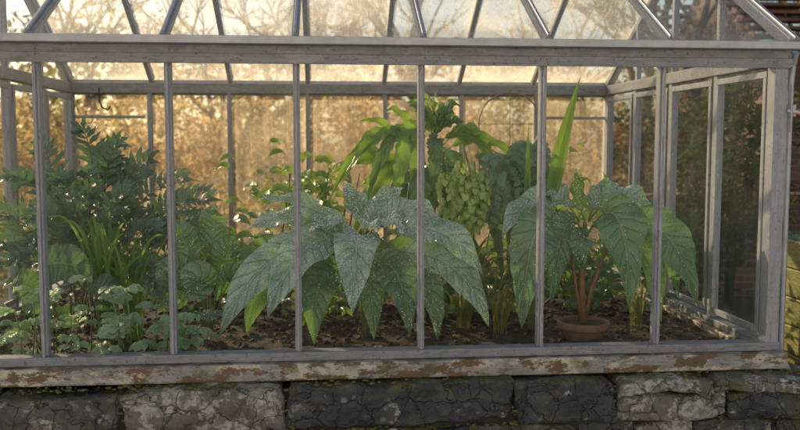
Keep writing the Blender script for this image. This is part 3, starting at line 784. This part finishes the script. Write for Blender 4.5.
def tree(name,loc,h,seed,lm,leafn=6,lsize=.05,lp=.6):
    r_=random.Random(seed); mb=MB()
    def br(P,d,L,r,dep):
        pts=[P];dd=d.copy()
        for i in range(4):
            dd=(dd+V((r_.gauss(0,.12),r_.gauss(0,.12),r_.gauss(.03,.08)))).normalized(); pts.append(pts[-1]+dd*L/4)
        tube(mb,pts,[r*(1-.13*i) for i in range(5)],6 if dep<2 else 4,0)
        if dep>=4:
            if r_.random()<lp:
                for k in range(leafn):
                    p=pts[r_.randint(1,4)]+V((r_.gauss(0,1),r_.gauss(0,1),r_.gauss(0,1)))*.08
                    a=V((r_.gauss(0,1),r_.gauss(0,1),r_.gauss(0,1))).normalized(); b=a.orthogonal().normalized()
                    mb.add([p-a*lsize,p+b*lsize*.5,p+a*lsize,p-b*lsize*.5],[(0,1,2,3)],None,r_.random(),1)
            return
        for k in range(r_.randint(3,4) if dep else 5):
            st_=pts[r_.randint(2,4)] if dep else pts[r_.randint(1,4)]
            ax=V((r_.gauss(0,1),r_.gauss(0,1),r_.gauss(0,.5))).normalized()
            nd=(dd*1.0+ax*r_.uniform(.5,.95)).normalized()
            br(st_,nd,L*r_.uniform(.55,.78),r*.55,dep+1)
    br(V(loc),V((0,0,1)),h*.38,h*.018,0)
    mb.obj(name,[M_bark,lm])
tree('bare_tree',(-1.6,10.5,0),7.5,3,F_gold); tree('bare_tree.001',(2.4,11.5,0),8,5,F_gold); tree('bare_tree.002',(6.2,12,0),9,8,F_olive)
tree('bare_tree.003',(-4.6,13,0),8,12,F_gold,4,.05,.4); tree('bare_tree.004',(4.6,6.0,0),6.0,21,F_olive,8,.05,.9); tree('bare_tree.005',(9.5,12,0),10,31,F_dark,8,.06,.9)
eg=MB()
for c,r,n in [((3.95,3.75,1.35),(.55,.35,1.1),4200),((3.2,3.7,.5),(.6,.4,.6),1800),((4.8,7.5,1.6),(1.1,.9,1.7),3500),((7.5,9.5,2.4),(2,1.2,2.4),4000)]: blob(eg,c,r,n,.045)
tube(eg,[(3.95,3.75,0),(3.95,3.75,1.4)],.05); tube(eg,[(4.8,7.5,0),(4.8,7.5,2)],.06)
eg.obj('evergreen_shrub',[F_dark])

# ------------------------------------------------------------------ buildings, garden wall, planter
def brickmat():
    m,nt=newmat('brick'); g=G(nt); co=g.coord('Object')
    sp=g.n('ShaderNodeSeparateXYZ'); g.l(co,sp.inputs[0]); cb=g.n('ShaderNodeCombineXYZ')
    g.l(g.math('ADD',sp.outputs[0],sp.outputs[1]),cb.inputs[0]); g.l(sp.outputs[2],cb.inputs[1])
    bt=g.n('ShaderNodeTexBrick'); g.l(cb.outputs[0],bt.inputs['Vector']); bt.inputs['Scale'].default_value=1.
    bt.inputs['Brick Width'].default_value=.22; bt.inputs['Row Height'].default_value=.075; bt.inputs['Mortar Size'].default_value=.008
    bt.inputs['Color1'].default_value=(.14,.065,.045,1); bt.inputs['Color2'].default_value=(.21,.11,.075,1); bt.inputs['Mortar'].default_value=(.2,.18,.15,1)
    g.out(g.pbr(g.mix(g.mr(g.noise(co,5,5),.45,.7,0.,.5),bt.outputs[0],(.09,.06,.045)),.85,bt.outputs['Fac'],-.4,.01)); return m
M_brick=brickmat()
M_tile=simplemat('clay_tile',(.13,.06,.04),(.25,.12,.07),9,.85)
BH=empty('brick_house'); b_=MB(); box(b_,5.0,10.5,5.2,8.2,-.05,2.7)
b_.add([(5.0,5.2,2.7),(5.0,8.2,2.7),(5.0,6.7,3.9)],[(0,1,2)]); b_.obj('walls',[M_brick],BH,False)
b_=MB()
for k in range(12):
    for sg in (0,1):
        f0,f1=k/12,(k+1)/12
        y0=4.95+1.75*f0; y1=4.95+1.75*f1; z0=2.62+1.34*f0; z1=2.62+1.34*f1
        if sg: y0=13.4-y0; y1=13.4-y1
        beam(b_,(4.8,(y0+y1)/2,(z0+z1)/2+.03+ (.001*k)),(10.7,(y0+y1)/2,(z0+z1)/2+.03+(.001*k)),.2,.04)
b_.obj('roof',[M_tile],BH,False,.004)
b_=MB(); box(b_,6.2,7.2,5.17,5.199,1.0,2.1); b_.obj('window_frame',[M_wood],BH,False)
M_dg=simplemat('dark_glass',(.01,.012,.015),(.02,.025,.03),3,.08)
b_=MB(); box(b_,6.26,6.68,5.15,5.168,1.06,2.04); box(b_,6.73,7.14,5.15,5.168,1.06,2.04); b_.obj('window_panes',[M_dg],BH,False)
b_=MB(); box(b_,2.6,6.6,4.3,4.5,-.05,1.02); WO=b_.obj('brick_wall',[M_brick],None,False)
b_=MB(); x=2.56
while x<6.6: box(b_,x,x+.235,4.24,4.56,1.021,1.08); x+=.24
b_.obj('coping_tiles',[M_tile],WO,False,.006)
WH=empty('added_bounce_house'); b_=MB(); box(b_,-9,9,-14,-7.8,-.05,5.6); b_.obj('walls',[simplemat('bounce_house_white',(.74,.78,.84),(.80,.84,.89),2,.9,.3,.01)],WH,False)  # added house, unseen behind the camera, bounces sunlight onto the greenhouse front
b_=MB(); b_.add([(-9.3,-7.5,5.5),(9.3,-7.5,5.5),(9.3,-10.9,8.2),(-9.3,-10.9,8.2),(9.3,-14.3,5.5),(-9.3,-14.3,5.5)],[(0,1,2,3),(3,2,4,5)]); b_.obj('roof',[simplemat('slate_roof',(.06,.065,.075),(.12,.125,.135),3,.6)],WH,False)
b_=MB(); c_=MB()
for x in (-6.5,-3.2,3.2,6.5):
    for z in (1.0,3.5):
        box(b_,x-.5,x+.5,-7.799,-7.75,z,z+1.2); box(c_,x-.44,x-.02,-7.748,-7.73,z+.06,z+1.14); box(c_,x+.02,x+.44,-7.748,-7.73,z+.06,z+1.14)
box(b_,-.55,.55,-7.799,-7.74,0,2.15)
b_.obj('window_frames',[M_wood],WH,False); c_.obj('window_panes',[M_dg],WH,False)
pn=MB()
for k in range(5): box(pn,2.88,4.3,.52-.002*k,.56,.12+.178*k,.292+.178*k)
for k in range(5): box(pn,2.88,2.92,.561,1.25,.12+.178*k,.292+.178*k)
box(pn,2.85,2.93,.47,.519,0,1.03)
box(pn,2.93,4.3,.57,1.24,.3,.92,1)
pn.obj('wooden_planter',[woodmat('mossy_timber',(.20,.19,.06),(.36,.33,.12),.2,.5,(9,1.5,9)),M_soil],None,False,.006)
pf=MB()
for _ in range(60):
    c_=V((rg.uniform(2.96,3.8),rg.uniform(.65,1.15),.93)); a=rg.uniform(0,6.28); L=rg.uniform(.08,.16)
    leaf(pf,c_,c_+V((math.cos(a)*L*.4,math.sin(a)*L*.4,L)),c_+V((math.cos(a)*L,math.sin(a)*L,L*.7)),.06,'lance',.3,.005,1,0,0,0,8,1,.5,0,0)
pf.obj('planter_herbs',[L_fern])
